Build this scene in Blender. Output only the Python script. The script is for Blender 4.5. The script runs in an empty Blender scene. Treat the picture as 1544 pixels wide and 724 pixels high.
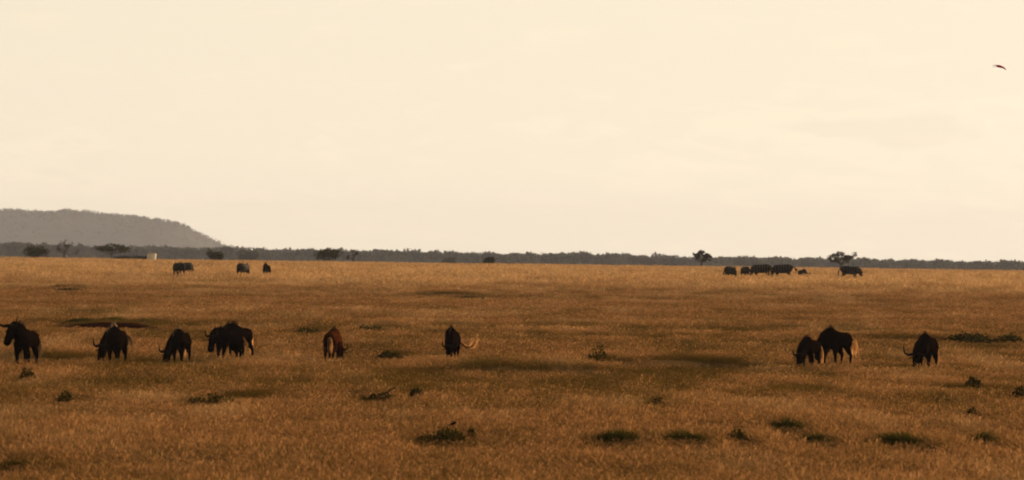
import bpy, math, random
import numpy as np
from mathutils import Vector, Matrix

R = math.radians
random.seed(4)
rng = np.random.default_rng(11)
S = bpy.context.scene
COL = S.collection

# ------------------------------------------------------------------ camera
CAM_H = 3.1                     # standing in a high vehicle
F_PX, CX, CY = 8824.0, 772.0, 362.0     # 10 degree lens, photo 1544 px wide
ROLL = math.atan(20.0 / 1544.0)
HZ = 2.0                        # level line lies 2 px under the centre
cam = bpy.data.cameras.new("camera")
cam.sensor_width = 36.0
cam.lens = 36.0 * F_PX / 1544.0
cam.clip_start, cam.clip_end = 1.0, 60000.0
cam.dof.use_dof = True
cam.dof.focus_distance = 170.0
cam.dof.aperture_fstop = 5.0
camo = bpy.data.objects.new("camera", cam)
COL.objects.link(camo)
camo.location = (0, 0, CAM_H)
camo.rotation_euler = (Matrix.Rotation(R(90) + HZ / F_PX, 4, 'X') @ Matrix.Rotation(ROLL, 4, 'Z')).to_euler()
S.camera = camo

# ------------------------------------------------------------------ sun, sky, exposure
SUN_AZ, SUN_EL = R(36), R(5.0)          # clockwise from the view direction
sun = bpy.data.lights.new("sun", 'SUN')
sun.energy = 5.0
sun.angle = R(0.6)
sun.color = (1.0, 0.64, 0.31)
suno = bpy.data.objects.new("sun", sun)
COL.objects.link(suno)
sd = Vector((math.sin(SUN_AZ) * math.cos(SUN_EL), math.cos(SUN_AZ) * math.cos(SUN_EL), math.sin(SUN_EL)))
suno.rotation_euler = sd.to_track_quat('Z', 'Y').to_euler()

W = bpy.data.worlds.new("World")
S.world = W
W.use_nodes = True
nt = W.node_tree
nt.nodes.clear()
def N(t, kind, **kw):
    n = t.nodes.new(kind)
    for k, v in kw.items():
        setattr(n, k, v)
    return n
def mathn(t, op, a, b=None, c=None):
    n = N(t, 'ShaderNodeMath', operation=op)
    for i, v in enumerate((a, b, c)):
        if v is None: continue
        if isinstance(v, (int, float)): n.inputs[i].default_value = v
        else: t.links.new(v, n.inputs[i])
    return n.outputs[0]
def mixc(t, fac, a, b, blend='MIX'):
    n = N(t, 'ShaderNodeMix', data_type='RGBA', blend_type=blend)
    for sock, v in ((n.inputs['Factor'], fac), (n.inputs['A'], a), (n.inputs['B'], b)):
        pass
    def put(i, v):
        if isinstance(v, (int, float)): n.inputs[i].default_value = v
        elif isinstance(v, tuple): n.inputs[i].default_value = (*v, 1) if len(v) == 3 else v
        else: t.links.new(v, n.inputs[i])
    put(0, fac); put(6, a); put(7, b)
    return n.outputs[2]

tc = N(nt, 'ShaderNodeTexCoord')
sep = N(nt, 'ShaderNodeSeparateXYZ')
nt.links.new(tc.outputs['Generated'], sep.inputs[0])
zc = mathn(nt, 'MAXIMUM', sep.outputs[2], 0.0)
comb = N(nt, 'ShaderNodeCombineXYZ')
nt.links.new(sep.outputs[0], comb.inputs[0]); nt.links.new(sep.outputs[1], comb.inputs[1]); nt.links.new(zc, comb.inputs[2])
sky = N(nt, 'ShaderNodeTexSky', sky_type='NISHITA')
sky.sun_disc = False
sky.sun_elevation = SUN_EL
sky.sun_rotation = SUN_AZ
sky.altitude = 1200
sky.air_density, sky.dust_density, sky.ozone_density = 1.0, 1.6, 1.0
nt.links.new(comb.outputs[0], sky.inputs[0])
# thin high haze evens out the colour of the evening sky
hsv = N(nt, 'ShaderNodeHueSaturation')
hsv.inputs['Saturation'].default_value = 0.4
nt.links.new(sky.outputs[0], hsv.inputs['Color'])
nish = mixc(nt, 1.0, hsv.outputs[0], (0.80, 0.75, 0.72), 'MULTIPLY')
# a thin even cirrus veil over the whole sky, brighter towards the sun
dp = N(nt, 'ShaderNodeVectorMath', operation='DOT_PRODUCT')
nt.links.new(tc.outputs['Generated'], dp.inputs[0]); dp.inputs[1].default_value = sd
vb = N(nt, 'ShaderNodeMapRange')
vb.inputs['From Min'].default_value = -1.0; vb.inputs['From Max'].default_value = 1.0
vb.inputs['To Min'].default_value = 0.25; vb.inputs['To Max'].default_value = 1.0
nt.links.new(dp.outputs['Value'], vb.inputs['Value'])
vs = N(nt, 'ShaderNodeVectorMath', operation='SCALE')
vs.inputs[0].default_value = (9.95, 8.75, 6.65)
nt.links.new(vb.outputs[0], vs.inputs['Scale'])
warm = mixc(nt, 0.88, nish, vs.outputs[0])
# faint clouds in direction space (azimuth, height)
az = mathn(nt, 'ARCTAN2', sep.outputs[0], sep.outputs[1])
el = mathn(nt, 'ARCSINE', sep.outputs[2])
cv = N(nt, 'ShaderNodeCombineXYZ')
nt.links.new(mathn(nt, 'MULTIPLY', az, 55.0), cv.inputs[0])
nt.links.new(mathn(nt, 'MULTIPLY', el, 230.0), cv.inputs[1])
cn = N(nt, 'ShaderNodeTexNoise')
cn.inputs['Scale'].default_value = 1.0
cn.inputs['Detail'].default_value = 6.0
cn.inputs['Roughness'].default_value = 0.55
cn.inputs['Distortion'].default_value = 0.6
nt.links.new(cv.outputs[0], cn.inputs['Vector'])
def blob(a0, e0, wa, we):
    da = mathn(nt, 'DIVIDE', mathn(nt, 'SUBTRACT', az, a0), wa)
    de = mathn(nt, 'DIVIDE', mathn(nt, 'SUBTRACT', el, e0), we)
    r2 = mathn(nt, 'ADD', mathn(nt, 'MULTIPLY', da, da), mathn(nt, 'MULTIPLY', de, de))
    return mathn(nt, 'POWER', 2.718, mathn(nt, 'MULTIPLY', r2, -1.0))
blobs = None
for (bx, by, bw, bh, s) in ((1330, 208, 230, 46, .26), (1250, 190, 120, 22, .12), (120, 205, 70, 26, .2), (60, 262, 110, 26, .2),
                            (1440, 190, 90, 30, .2), (950, 275, 90, 28, .16), (1330, 290, 220, 22, .14), (870, 190, 90, 18, .16), (250, 290, 120, 24, .14)):
    hz = CY + HZ + (bx - CX) * math.tan(ROLL)
    b = mathn(nt, 'MULTIPLY', blob((bx - CX) / F_PX, (hz - by) / F_PX, bw / F_PX, bh / F_PX), s)
    blobs = b if blobs is None else mathn(nt, 'ADD', blobs, b)
dens = mathn(nt, 'ADD', cn.outputs['Fac'], blobs)
cmask = N(nt, 'ShaderNodeMapRange')
cmask.inputs['From Min'].default_value = 0.58; cmask.inputs['From Max'].default_value = 0.86
nt.links.new(dens, cmask.inputs['Value'])
cm2 = N(nt, 'ShaderNodeMapRange')
cm2.inputs['From Min'].default_value = 0.56; cm2.inputs['From Max'].default_value = 0.70
nt.links.new(dens, cm2.inputs['Value'])
edge = mathn(nt, 'SUBTRACT', cm2.outputs[0], cmask.outputs[0])     # thin bright rims
c1 = mixc(nt, mathn(nt, 'MULTIPLY', cmask.outputs[0], 0.30), warm, mixc(nt, 1.0, warm, (0.90, 0.88, 0.90), 'MULTIPLY'))
c2 = mixc(nt, mathn(nt, 'MULTIPLY', edge, 1.0), c1, mixc(nt, 1.0, warm, (1.08, 1.06, 1.04), 'MULTIPLY'))
# fine wisps, a few per cent, low in the sky
cv2 = N(nt, 'ShaderNodeCombineXYZ')
nt.links.new(mathn(nt, 'ADD', mathn(nt, 'MULTIPLY', az, 90.0), mathn(nt, 'MULTIPLY', el, 160.0)), cv2.inputs[0])
nt.links.new(mathn(nt, 'MULTIPLY', el, 420.0), cv2.inputs[1])
cn2 = N(nt, 'ShaderNodeTexNoise')
cn2.inputs['Scale'].default_value = 1.0; cn2.inputs['Detail'].default_value = 7.0; cn2.inputs['Roughness'].default_value = 0.6; cn2.inputs['Distortion'].default_value = 1.0
nt.links.new(cv2.outputs[0], cn2.inputs['Vector'])
wm = N(nt, 'ShaderNodeMapRange')
wm.inputs['From Min'].default_value = 0.50; wm.inputs['From Max'].default_value = 0.72
nt.links.new(cn2.outputs['Fac'], wm.inputs['Value'])
low = N(nt, 'ShaderNodeMapRange')
low.inputs['From Min'].default_value = 0.018; low.inputs['From Max'].default_value = 0.034
low.inputs['To Min'].default_value = 1.0; low.inputs['To Max'].default_value = 0.0
nt.links.new(el, low.inputs['Value'])
c2 = mixc(nt, mathn(nt, 'MULTIPLY', mathn(nt, 'MULTIPLY', wm.outputs[0], low.outputs[0]), 0.8), c2, mixc(nt, 1.0, c2, (1.06, 1.035, 1.03), 'MULTIPLY'))
bg = N(nt, 'ShaderNodeBackground')
bg.inputs['Strength'].default_value = 0.052
nt.links.new(c2, bg.inputs['Color'])
wo = N(nt, 'ShaderNodeOutputWorld')
nt.links.new(bg.outputs[0], wo.inputs['Surface'])

S.view_settings.view_transform = 'Standard'
S.view_settings.look = 'None'
S.view_settings.exposure = 1.08
S.view_settings.gamma = 1.0
S.render.engine = 'CYCLES'
S.cycles.filter_width = 1.9
S.cycles.max_bounces = 6
S.cycles.transparent_max_bounces = 4
S.cycles.volume_bounces = 0

# ------------------------------------------------------------------ helpers
def mat(name):
    m = bpy.data.materials.new(name)
    m.use_nodes = True
    t = m.node_tree
    return m, t, t.nodes['Principled BSDF'], t.nodes['Material Output']
def simple(name, col, rough=0.9, var=0.25, scale=6.0, sheen=0.0, spec=0.2):
    m, t, p, o = mat(name)
    geo = N(t, 'ShaderNodeTexCoord')
    n = N(t, 'ShaderNodeTexNoise'); n.inputs['Scale'].default_value = scale; n.inputs['Detail'].default_value = 5
    t.links.new(geo.outputs['Object'], n.inputs['Vector'])
    c = mixc(t, n.outputs['Fac'], tuple(x * (1 - var) for x in col), tuple(x * (1 + var) for x in col))
    if spec == 0.0:
        t.nodes.remove(p); d = N(t, 'ShaderNodeBsdfDiffuse'); t.links.new(c, d.inputs['Color']); t.links.new(d.outputs[0], o.inputs['Surface'])
        return m
    t.links.new(c, p.inputs['Base Color'])
    p.inputs['Roughness'].default_value = rough
    p.inputs['Specular IOR Level'].default_value = spec
    if sheen:
        p.inputs['Sheen Weight'].default_value = sheen
        p.inputs['Sheen Roughness'].default_value = 0.45
        p.inputs['Sheen Tint'].default_value = (0.5, 0.25, 0.1, 1)
    return m
def leafmat(name, ca, cb, trans=0.35, attr=None, instancer=False):
    """diffuse + translucent thin leaf; colour varies piece by piece"""
    m, t, p, o = mat(name)
    t.nodes.remove(p)
    if attr:
        a = N(t, 'ShaderNodeAttribute'); a.attribute_name = attr
        if instancer: a.attribute_type = 'INSTANCER'
        fac = a.outputs['Fac']
    else:
        g = N(t, 'ShaderNodeNewGeometry'); fac = g.outputs['Random Per Island']
    c = mixc(t, fac, ca, cb)
    d = N(t, 'ShaderNodeBsdfDiffuse'); tr = N(t, 'ShaderNodeBsdfTranslucent')
    t.links.new(c, d.inputs['Color']); t.links.new(c, tr.inputs['Color'])
    mx = N(t, 'ShaderNodeMixShader'); mx.inputs[0].default_value = trans
    t.links.new(d.outputs[0], mx.inputs[1]); t.links.new(tr.outputs[0], mx.inputs[2])
    t.links.new(mx.outputs[0], o.inputs['Surface'])
    return m

def mesh_obj(name, v, f, m, parent=None, smooth=False, loc=None):
    me = bpy.data.meshes.new(name)
    me.from_pydata([tuple(map(float, q)) for q in v], [], [tuple(q) for q in f])
    me.materials.append(m)
    if smooth: me.polygons.foreach_set('use_smooth', [True] * len(me.polygons))
    o = bpy.data.objects.new(name, me)
    COL.objects.link(o)
    if parent is not None: o.parent = parent
    if loc is not None: o.location = loc
    return o
def tag(o, label=None, cat=None, group=None, kind=None):
    if label: o['label'] = label
    if cat: o['category'] = cat
    if group: o['group'] = group
    if kind: o['kind'] = kind
    return o
def empty(name, loc, rz=0.0, sc=1.0):
    o = bpy.data.objects.new(name, None)
    COL.objects.link(o)
    o.location = loc; o.rotation_euler = (0, 0, rz); o.scale = (sc, sc, sc)
    o.empty_display_size = 0.3
    return o

class MB:
    def __init__(s): s.v = []; s.f = []
    def add(s, v, f):
        b = len(s.v); s.v.extend(v); s.f.extend([tuple(i + b for i in q) for q in f])
    def tube(s, pts, rad, n=8, up=Vector((0, 0, 1))):
        """lofted tube; rad: list of r or (r_side, r_up)"""
        pts = [Vector(p) for p in pts]
        b = len(s.v); k = len(pts)
        side = None
        for i, p in enumerate(pts):
            d = (pts[min(i + 1, k - 1)] - pts[max(i - 1, 0)]).normalized()
            if side is None:
                side = up.cross(d)
                if side.length < 1e-3: side = Vector((0, 1, 0)).cross(d) if abs(d.y) < .9 else Vector((1, 0, 0))
            side = (side - d * side.dot(d)).normalized()
            u = d.cross(side)
            r = rad[i]; ra, rb = r if isinstance(r, tuple) else (r, r)
            for j in range(n):
                a = 2 * math.pi * j / n
                s.v.append(p + side * (ra * math.cos(a)) + u * (rb * math.sin(a)))
        for i in range(k - 1):
            for j in range(n):
                j2 = (j + 1) % n
                s.f.append((b + i*n + j, b + i*n + j2, b + (i+1)*n + j2, b + (i+1)*n + j))
        s.f.append(tuple(b + j for j in reversed(range(n))))
        s.f.append(tuple(b + (k-1)*n + j for j in range(n)))
    def ball(s, c, r, seg=10, ring=7):
        c = Vector(c); rr = r if isinstance(r, tuple) else (r, r, r)
        b = len(s.v)
        s.v.append(c + Vector((0, 0, rr[2])))
        for i in range(1, ring):
            t = math.pi * i / ring
            for j in range(seg):
                a = 2*math.pi*j/seg
                s.v.append(c + Vector((rr[0]*math.sin(t)*math.cos(a), rr[1]*math.sin(t)*math.sin(a), rr[2]*math.cos(t))))
        s.v.append(c - Vector((0, 0, rr[2])))
        e = len(s.v) - 1
        for j in range(seg):
            j2 = (j+1) % seg
            s.f.append((b, b+1+j, b+1+j2))
            for i in range(ring-2):
                p = b+1+i*seg
                s.f.append((p+j, p+seg+j, p+seg+j2, p+j2))
            p = b+1+(ring-2)*seg
            s.f.append((p+j, e, p+j2))
    def ribbon(s, pts, wid, ang):
        """flat hair lock, tapering"""
        b = len(s.v); k = len(pts)
        d = (Vector(pts[-1]) - Vector(pts[0])).normalized()
        a = d.cross(Vector((0.3, 0.2, 1))) 
        if a.length < .05: a = d.cross(Vector((0, 1, 0)))
        a.normalize(); c = d.cross(a); sx = a*math.cos(ang) + c*math.sin(ang)
        for p, w in zip(pts, wid): s.v += [Vector(p) - sx*w, Vector(p) + sx*w]
        s.f += [(b+2*i, b+2*i+1, b+2*i+3, b+2*i+2) for i in range(k-1)]
    def spike(s, p, q, r, bend=None):
        """tapering hair lock from p to q"""
        p, q = Vector(p), Vector(q)
        s.ribbon([p, (p+q)/2, q], [r, r*.85, r*.15], (p.x*91 + p.y*57 + p.z*73) % 3.14)
    def build(s, name, m, parent=None, smooth=False, loc=None):
        return mesh_obj(name, s.v, s.f, m, parent, smooth, loc)

# value noise, vectorised
_perm = rng.random((256, 256))
def vnoise(x, y):
    x = np.asarray(x, float); y = np.asarray(y, float)
    xi = np.floor(x).astype(int); yi = np.floor(y).astype(int)
    fx = x - xi; fy = y - yi
    fx = fx*fx*(3-2*fx); fy = fy*fy*(3-2*fy)
    a = _perm[xi % 256, yi % 256]; b = _perm[(xi+1) % 256, yi % 256]
    c = _perm[xi % 256, (yi+1) % 256]; d = _perm[(xi+1) % 256, (yi+1) % 256]
    return (a*(1-fx)+b*fx)*(1-fy) + (c*(1-fx)+d*fx)*fy
def fbm(x, y, o=4):
    t = 0; a = .5; n = 0
    for k in range(o):
        t = t + a * vnoise(x * 2**k + 17.3*k, y * 2**k + 5.1*k); n += a; a *= .5
    return t / n

# ------------------------------------------------------------------ terrain
def smooth(a, b, x):
    t = np.clip((np.asarray(x, float) - a) / (b - a), 0, 1)
    return t*t*(3-2*t)
# little erosion steps: their near faces lie in shade and grow greener grass
SCARPS = []
for (p0, p1, py_, h_) in ((690, 960, 562, .15), (850, 1195, 556, .20), (0, 150, 546, .08), (1290, 1570, 521, .10), (1400, 1560, 596, .07),
                          (330, 420, 611, .05), (530, 640, 606, .05), (600, 740, 449, .16), (70, 150, 439, .16),
                          (440, 520, 503, .09), (550, 630, 501, .08), (-20, 130, 712, .04), (570, 640, 539, .07), (1130, 1260, 500, .07)):
    ux_, uy_ = ((p0+p1)/2-CX), (py_-CY) - ((p0+p1)/2-CX)*math.tan(ROLL) - HZ
    yc_ = F_PX*CAM_H/uy_
    SCARPS.append(((p0-CX)*yc_/F_PX, (p1-CX)*yc_/F_PX, yc_, h_))
def scarp_line(k, x):
    x0, x1, yc, h = SCARPS[k]
    return yc + (fbm(x/1.7 + 31*k, k*7.3 + x*0, 3) - .5)*5.0 + yc/200.0*np.cos((x-(x0+x1)/2)*1.4)
def scarp_width(k, x):
    x0, x1, yc, h = SCARPS[k]
    u = np.abs((x-(x0+x1)/2)/((x1-x0)/2))
    return 1 - smooth(.55, 1.1, u + (fbm(x/.7 + 11*k, k*3.1 + x*0, 2)-.5)*.35)
def terrain(x, y):
    x = np.asarray(x, float); y = np.asarray(y, float)
    z = (fbm(x/34.0, y/22.0, 3) - .5) * 0.22 + (fbm(x/7.0+40, y/5.0+9, 2) - .5) * 0.05
    z = z * (1 - smooth(500, 780, y) * .6)
    for k in range(len(SCARPS)):
        near = (np.abs(y - SCARPS[k][2]) < 30) & (x > SCARPS[k][0]-2) & (x < SCARPS[k][1]+2)
        if not np.any(near): continue
        t_ = y - scarp_line(k, x)
        z = z + np.where(near, SCARPS[k][3]*scarp_width(k, x)*smooth(-.5, .9, t_)*(1 - smooth(2.0, 20.0, t_)), 0)
    # beyond the crest the plain falls away gently
    q = np.clip(y - 640, 0, 200)
    z = z - q*q*1.5e-5 - np.clip(y - 840, 0, 660) * 0.006 - np.clip(y - 1500, 0, 8500) * 0.0042
    return z
def unroll(px, py):
    dx, dy = px - CX, py - CY
    c, s = math.cos(ROLL), math.sin(ROLL)
    return dx*c + dy*s, -dx*s + dy*c - HZ
def at(px, py, d=None):
    """ground point under a photo pixel (d: fixed distance instead)"""
    ux, uy = unroll(px, py)
    if d is None:
        d = F_PX * CAM_H / uy
        for _ in range(12):
            z = float(terrain(ux * d / F_PX, d))
            d = .5*d + .5*F_PX * (CAM_H - z) / uy
    x = ux * d / F_PX
    return Vector((x, d, float(terrain(x, d))))
def point(px, py, d):
    ux, uy = unroll(px, py)
    return Vector((ux * d / F_PX, d, CAM_H - uy * d / F_PX))

# ground sheet, finer where it is seen close
ys = np.concatenate([np.linspace(-250, 60, 12), np.arange(64, 260, .8), np.arange(260, 900, 5.0), np.arange(900, 2000, 50.0), np.geomspace(2000, 14000, 26)])
xs = np.concatenate([-np.geomspace(110, 4000, 26)[::-1], np.arange(-105, 106, 2.5), np.geomspace(110, 4000, 26)])
X, Y = np.meshgrid(xs, ys)
Z = terrain(X, Y)
nx, ny = len(xs), len(ys)
idx = np.arange(nx*ny).reshape(ny, nx)
gf = np.stack([idx[:-1, :-1], idx[:-1, 1:], idx[1:, 1:], idx[1:, :-1]], -1).reshape(-1, 4)
m_ground, t, p, o = mat('dry_earth')
g = N(t, 'ShaderNodeTexCoord'); n = N(t, 'ShaderNodeTexNoise'); n.inputs['Scale'].default_value = 0.6; n.inputs['Detail'].default_value = 8
t.links.new(g.outputs['Object'], n.inputs['Vector'])
t.links.new(mixc(t, n.outputs['Fac'], (0.10, 0.053, 0.021), (0.19, 0.105, 0.044)), p.inputs['Base Color'])
p.inputs['Roughness'].default_value = 1.0; p.inputs['Specular IOR Level'].default_value = 0.0
ground = mesh_obj('ground', np.stack([X.ravel(), Y.ravel(), Z.ravel()], 1), gf.tolist(), m_ground, smooth=True)
tag(ground, kind='structure', label='wide flat savanna plain of dry earth under the grass')

# ------------------------------------------------------------------ hill
HD = 9000.0
prof = [(-700, 366), (-520, 345), (-400, 330), (-250, 322), (-120, 318), (-40, 317), (0, 318), (25, 317), (45, 320), (80, 321), (100, 317), (125, 319),
        (160, 324), (200, 327), (245, 333), (272, 338), (290, 348), (308, 357), (326, 365), (340, 371), (372, 380), (440, 396)]
hx, hzv = [], []
for (px, py) in prof:
    q = point(px, py, HD); hx.append(q.x); hzv.append(q.z)
hx = np.array(hx); hzv = np.array(hzv)
def hill_z(x, y):
    top = np.interp(x, hx, hzv)
    base = -42.0
    k = np.abs(y - HD) / 620.0
    sh = np.clip(1 - k, 0, 1)
    gul = (fbm(x/80.0, y/300.0, 4) - .5)
    s = sh**.8
    z = base + (top - base) * s + gul * 24.0 * np.sin(np.pi * np.clip(sh, 0, 1))
    return z
hxs = np.linspace(hx[0], hx[-1], 170); hys = np.linspace(HD-640, HD+640, 61)
X, Y = np.meshgrid(hxs, hys); Z = hill_z(X, Y)
idx = np.arange(X.size).reshape(X.shape)
hf = np.stack([idx[:-1, :-1], idx[:-1, 1:], idx[1:, 1:], idx[1:, :-1]], -1).reshape(-1, 4)
m_hill = simple('hill_scrub', (0.060, 0.056, 0.050), 1.0, .35, 0.02, spec=0.0)
hill = mesh_obj('hill', np.stack([X.ravel(), Y.ravel(), Z.ravel()], 1), hf.tolist(), m_hill, smooth=True)
tag(hill, kind='structure', label='long flat topped hill fading blue grey in the distance')

def leaf_quads(cent, size, flat=0.0):
    """random small quads: arrays of verts and faces"""
    n = len(cent)
    a = rng.normal(size=(n, 3)); a /= np.linalg.norm(a, axis=1)[:, None]
    b = rng.normal(size=(n, 3)); b -= (b*a).sum(1)[:, None]*a; b /= np.linalg.norm(b, axis=1)[:, None]
    if flat:
        a[:, 2] *= (1-flat); b[:, 2] *= (1-flat)
    s = (size * rng.uniform(.6, 1.3, n))[:, None]
    a = a*s; b = b*s*.7
    v = np.stack([cent-a-b*.3, cent+b, cent+a+b*.2, cent-b], 1).reshape(-1, 3)
    f = np.arange(4*n).reshape(n, 4)
    return v, f
def ball_pts(n, shell=.55):
    d = rng.normal(size=(n, 3)); d /= np.linalg.norm(d, axis=1)[:, None]
    return d * (rng.uniform(shell, 1, n)**.6)[:, None]

m_far = leafmat('far_foliage', (0.028, 0.027, 0.021), (0.058, 0.054, 0.042), .25)
# bushes all over the hill
n = 1700
bx = rng.uniform(hx[0]+300, hx[-1], n); by = HD - np.abs(rng.normal(0, 200, n))*np.where(rng.random(n) < .75, 1, -1)
bx[:420] = rng.uniform(hx[3], hx[-3], 420); by[:420] = HD + rng.normal(0, 6, 420)
bz = hill_z(bx, by)
cs = []
sz = rng.uniform(1.8, 4.6, n)
for k in range(n):
    pts = ball_pts(9, .2) * np.array([1.0, 1.0, .62]) * sz[k] + np.array([bx[k], by[k], bz[k] + sz[k]*.45])
    cs.append(pts)
cs = np.concatenate(cs)
v, f = leaf_quads(cs, 1.3)
m_scrub = leafmat('hill_scrub_leaves', (0.040, 0.038, 0.033), (0.066, 0.062, 0.052), .25)
o = mesh_obj('hillside_scrub', v, f.tolist(), m_scrub)
tag(o, kind='stuff', label='scrub and low trees dotted over the distant hill', cat='scrub')

# ------------------------------------------------------------------ far treeline
tx, ty, th, tw = [], [], [], []
def line_top(x, y):
    px = CX + x/y*F_PX
    yy = np.interp(px, [-200, 0, 200, 400, 772, 1180, 1544, 1700], [362, 365, 370, 374, 380.5, 388, 394.5, 398])
    h0 = CY + HZ + (px-CX)*math.tan(ROLL)
    return CAM_H - (yy - h0) / F_PX * y
for (y0, nrow) in ((2950, 100), (3100, 105), (3250, 110), (3450, 115), (3650, 120), (3850, 125)):
    xx = np.linspace(-y0*.118, y0*.118, nrow) + rng.normal(0, 2.4, nrow)
    yy = y0 + rng.normal(0, 35, nrow)
    for a, b in zip(xx, yy):
        top = line_top(a, b) + rng.normal(.0, .5) + (fbm(a/32.0, b/80.0, 3) - .5)*3.6
        g0 = float(terrain(a, b))
        tx.append(a); ty.append(b); th.append(max(3.0, top - g0)); tw.append(rng.uniform(4.0, 7.5))
cs, sz = [], []
for a, b, h, w in zip(tx, ty, th, tw):
    g0 = float(terrain(a, b))
    k = int(rng.integers(3, 6))
    for q in range(k):
        cx = a + rng.uniform(-.75, .75)*w*.8; cyy = b + rng.uniform(-1, 1)*w*.5
        rz = h*rng.uniform(.14, .24); cz = g0 + h - rz - rng.uniform(0, .26)*h
        cs.append(ball_pts(34, .3)*np.array([w*rng.uniform(.4, .62), w*.5, rz]) + np.array([cx, cyy, cz]))
    # thicket under the crown
    cs.append(ball_pts(85, .1)*np.array([w*1.05, w*.7, h*.46]) + np.array([a, b, g0+h*.42]))
cs = np.concatenate(cs)
v, f = leaf_quads(cs, .85)
o = mesh_obj('distant_woodland', v, f.tolist(), m_far)
tag(o, kind='stuff', label='continuous band of hazy bushland trees along the horizon', cat='woodland')

# ------------------------------------------------------------------ single trees beyond the grass edge
m_bark = simple('bark', (0.075, 0.055, 0.04), 1.0, .3, 9.0, spec=0.0)
m_tree = leafmat('acacia_leaves', (0.018, 0.019, 0.005), (0.055, 0.048, 0.014), .3)
m_tree_thin = leafmat('sparse_leaves', (0.025, 0.02, 0.009), (0.06, 0.045, 0.02), .3)
def grow_tree(name, label, px, base_py, w_px, h_px, d, kind, seed):
    r_ = random.Random(seed)
    b = at(px, base_py, d)
    ppm = F_PX / d
    w, h = w_px/ppm/2, h_px/ppm
    # true top as seen: base may hide behind the crest
    top = point(px, base_py - h_px, d).z
    h = top - b.z
    root = empty(name, b)
    tr = MB(); crown = []; msize = .16
    if kind == 'flat':          # umbrella acacia
        fork = Vector((r_.uniform(-.1, .1), 0, h*.42))
        tr.tube([(0, 0, -.1), (.03, 0, h*.2), fork], [.13*h/2.5, .10*h/2.5, .08*h/2.5], 7)
        for i in range(9):
            a = i*2.4; rr = r_.uniform(.35, .95)
            e = Vector((math.cos(a)*w*rr, math.sin(a)*w*rr*.8, h*(.83 - .22*rr*rr) + r_.uniform(-.06, .06)*h))
            m_ = (fork+e)/2 + Vector((0, 0, -.06*h))
            tr.tube([fork, m_, e], [.05*h/2.5, .035*h/2.5, .012], 5)
            crown.append((e, w*r_.uniform(.28, .42), h*.13, 75))
        crown.append((Vector((0, 0, h*.84)), w*.5, h*.15, 110))
    elif kind == 'bush':        # dense rounded bush reaching the grass
        for i in range(7):
            a = i*2.4; rr = r_.uniform(.2, .7)
            e = Vector((math.cos(a)*w*rr, math.sin(a)*w*rr*.7, h*r_.uniform(.4, .75)))
            tr.tube([(r_.uniform(-.1, .1), 0, -.1), e*.5+Vector((0, 0, .05)), e], [.05, .04, .012], 5)
            crown.append((e, w*r_.uniform(.32, .5), h*.26, 100))
        crown.append((Vector((0, 0, h*.5)), w*.75, h*.4, 170))
    else:                       # open branching crown with gaps
        fork = Vector((0, 0, h*.34))
        tr.tube([(0, 0, -.1), (-.02, 0, h*.18), fork], [.14*h/2.5, .11*h/2.5, .09*h/2.5], 7)
        n_ = 10 if kind == 'open' else 8
        for i in range(n_):
            a = i*2.4 + r_.uniform(-.3, .3); rr = r_.uniform(.3, 1.0)
            hh = r_.uniform(.5, .95)*(1.02-.3*rr)
            e = Vector((math.cos(a)*w*rr, math.sin(a)*w*rr*.8, h*hh))
            m_ = fork.lerp(e, .5) + Vector((0, 0, r_.uniform(-.05, .08)*h))
            tr.tube([fork, m_, e], [.055*h/2.5, .035*h/2.5, .012], 5)
            for q in range(3):
                e2 = e + Vector((r_.uniform(-.25, .25)*w, r_.uniform(-.2, .2)*w, r_.uniform(-.02, .14)*h))
                tr.tube([m_.lerp(e, .6), e2], [.022, .007], 4)
                crown.append((e2, w*r_.uniform(.12, .22), h*r_.uniform(.05, .09), 30 if kind == 'open' else 10))
    if kind == 'open':
        crown.append((Vector((-w*.06, 0, h*.84)), w*.32, h*.14, 190)); crown.append((Vector((w*.38, 0, h*.68)), w*.42, h*.11, 150)); crown.append((Vector((-w*.45, 0, h*.70)), w*.38, h*.10, 130))
    tr.build('trunk', m_bark, root)
    cs = np.concatenate([ball_pts(k, .25)*np.array([rw, rw*.8, rh]) + np.array(c) for (c, rw, rh, k) in crown])
    v, f = leaf_quads(cs, msize*max(1, d/900)*(.7 if kind in ('open', 'bare') else 1.0))
    mesh_obj('crown', v, f.tolist(), m_tree if kind in ('flat', 'bush') else m_tree_thin, root)
    tag(root, label, 'tree' if kind != 'bush' else 'bush', 'trees and bushes along the far grass edge')
    return root
trees = [
    ('acacia_tree', 'wide dark bushy acacia at far left below the hill', 54, 389, 54, 21, 860, 'bush', 1),
    ('bare_tree', 'half bare tree with a jagged branch right of the wide dark acacia', 97, 389, 36, 26, 850, 'bare', 2),
    ('acacia_tree', 'flat topped acacia leaning over the long dark wall', 168, 390, 56, 23, 870, 'flat', 3),
    ('round_bush', 'small dark round bush between the pale tank and the hill foot', 326, 391, 32, 15, 850, 'bush', 4),
    ('round_bush', 'hazy low bush just right of the small dark round bush', 374, 392, 40, 17, 1900, 'bush', 5),
    ('large_bush', 'largest dark dense bush on the grass edge, left of centre', 491, 393, 54, 20, 850, 'bush', 6),
    ('thin_tree', 'thin spindly tree beside the largest dark bush', 533, 395, 20, 21, 850, 'bare', 7),
    ('round_bush', 'faint hazy bush between the spindly tree and small dark bush near the middle', 676, 396, 34, 9, 1900, 'bush', 8),
    ('round_bush', 'small dark bush alone on the grass edge near the middle', 737, 397, 22, 11, 840, 'bush', 9),
    ('acacia_tree', 'small acacia with bare stem and ragged crown left of the zebras', 1058, 400, 30, 24, 840, 'open', 10),
    ('open_tree', 'spreading open branched tree behind the right hand zebra', 1268, 405, 50, 27, 830, 'open', 11),
]
for a in trees: grow_tree(*a)

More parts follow.
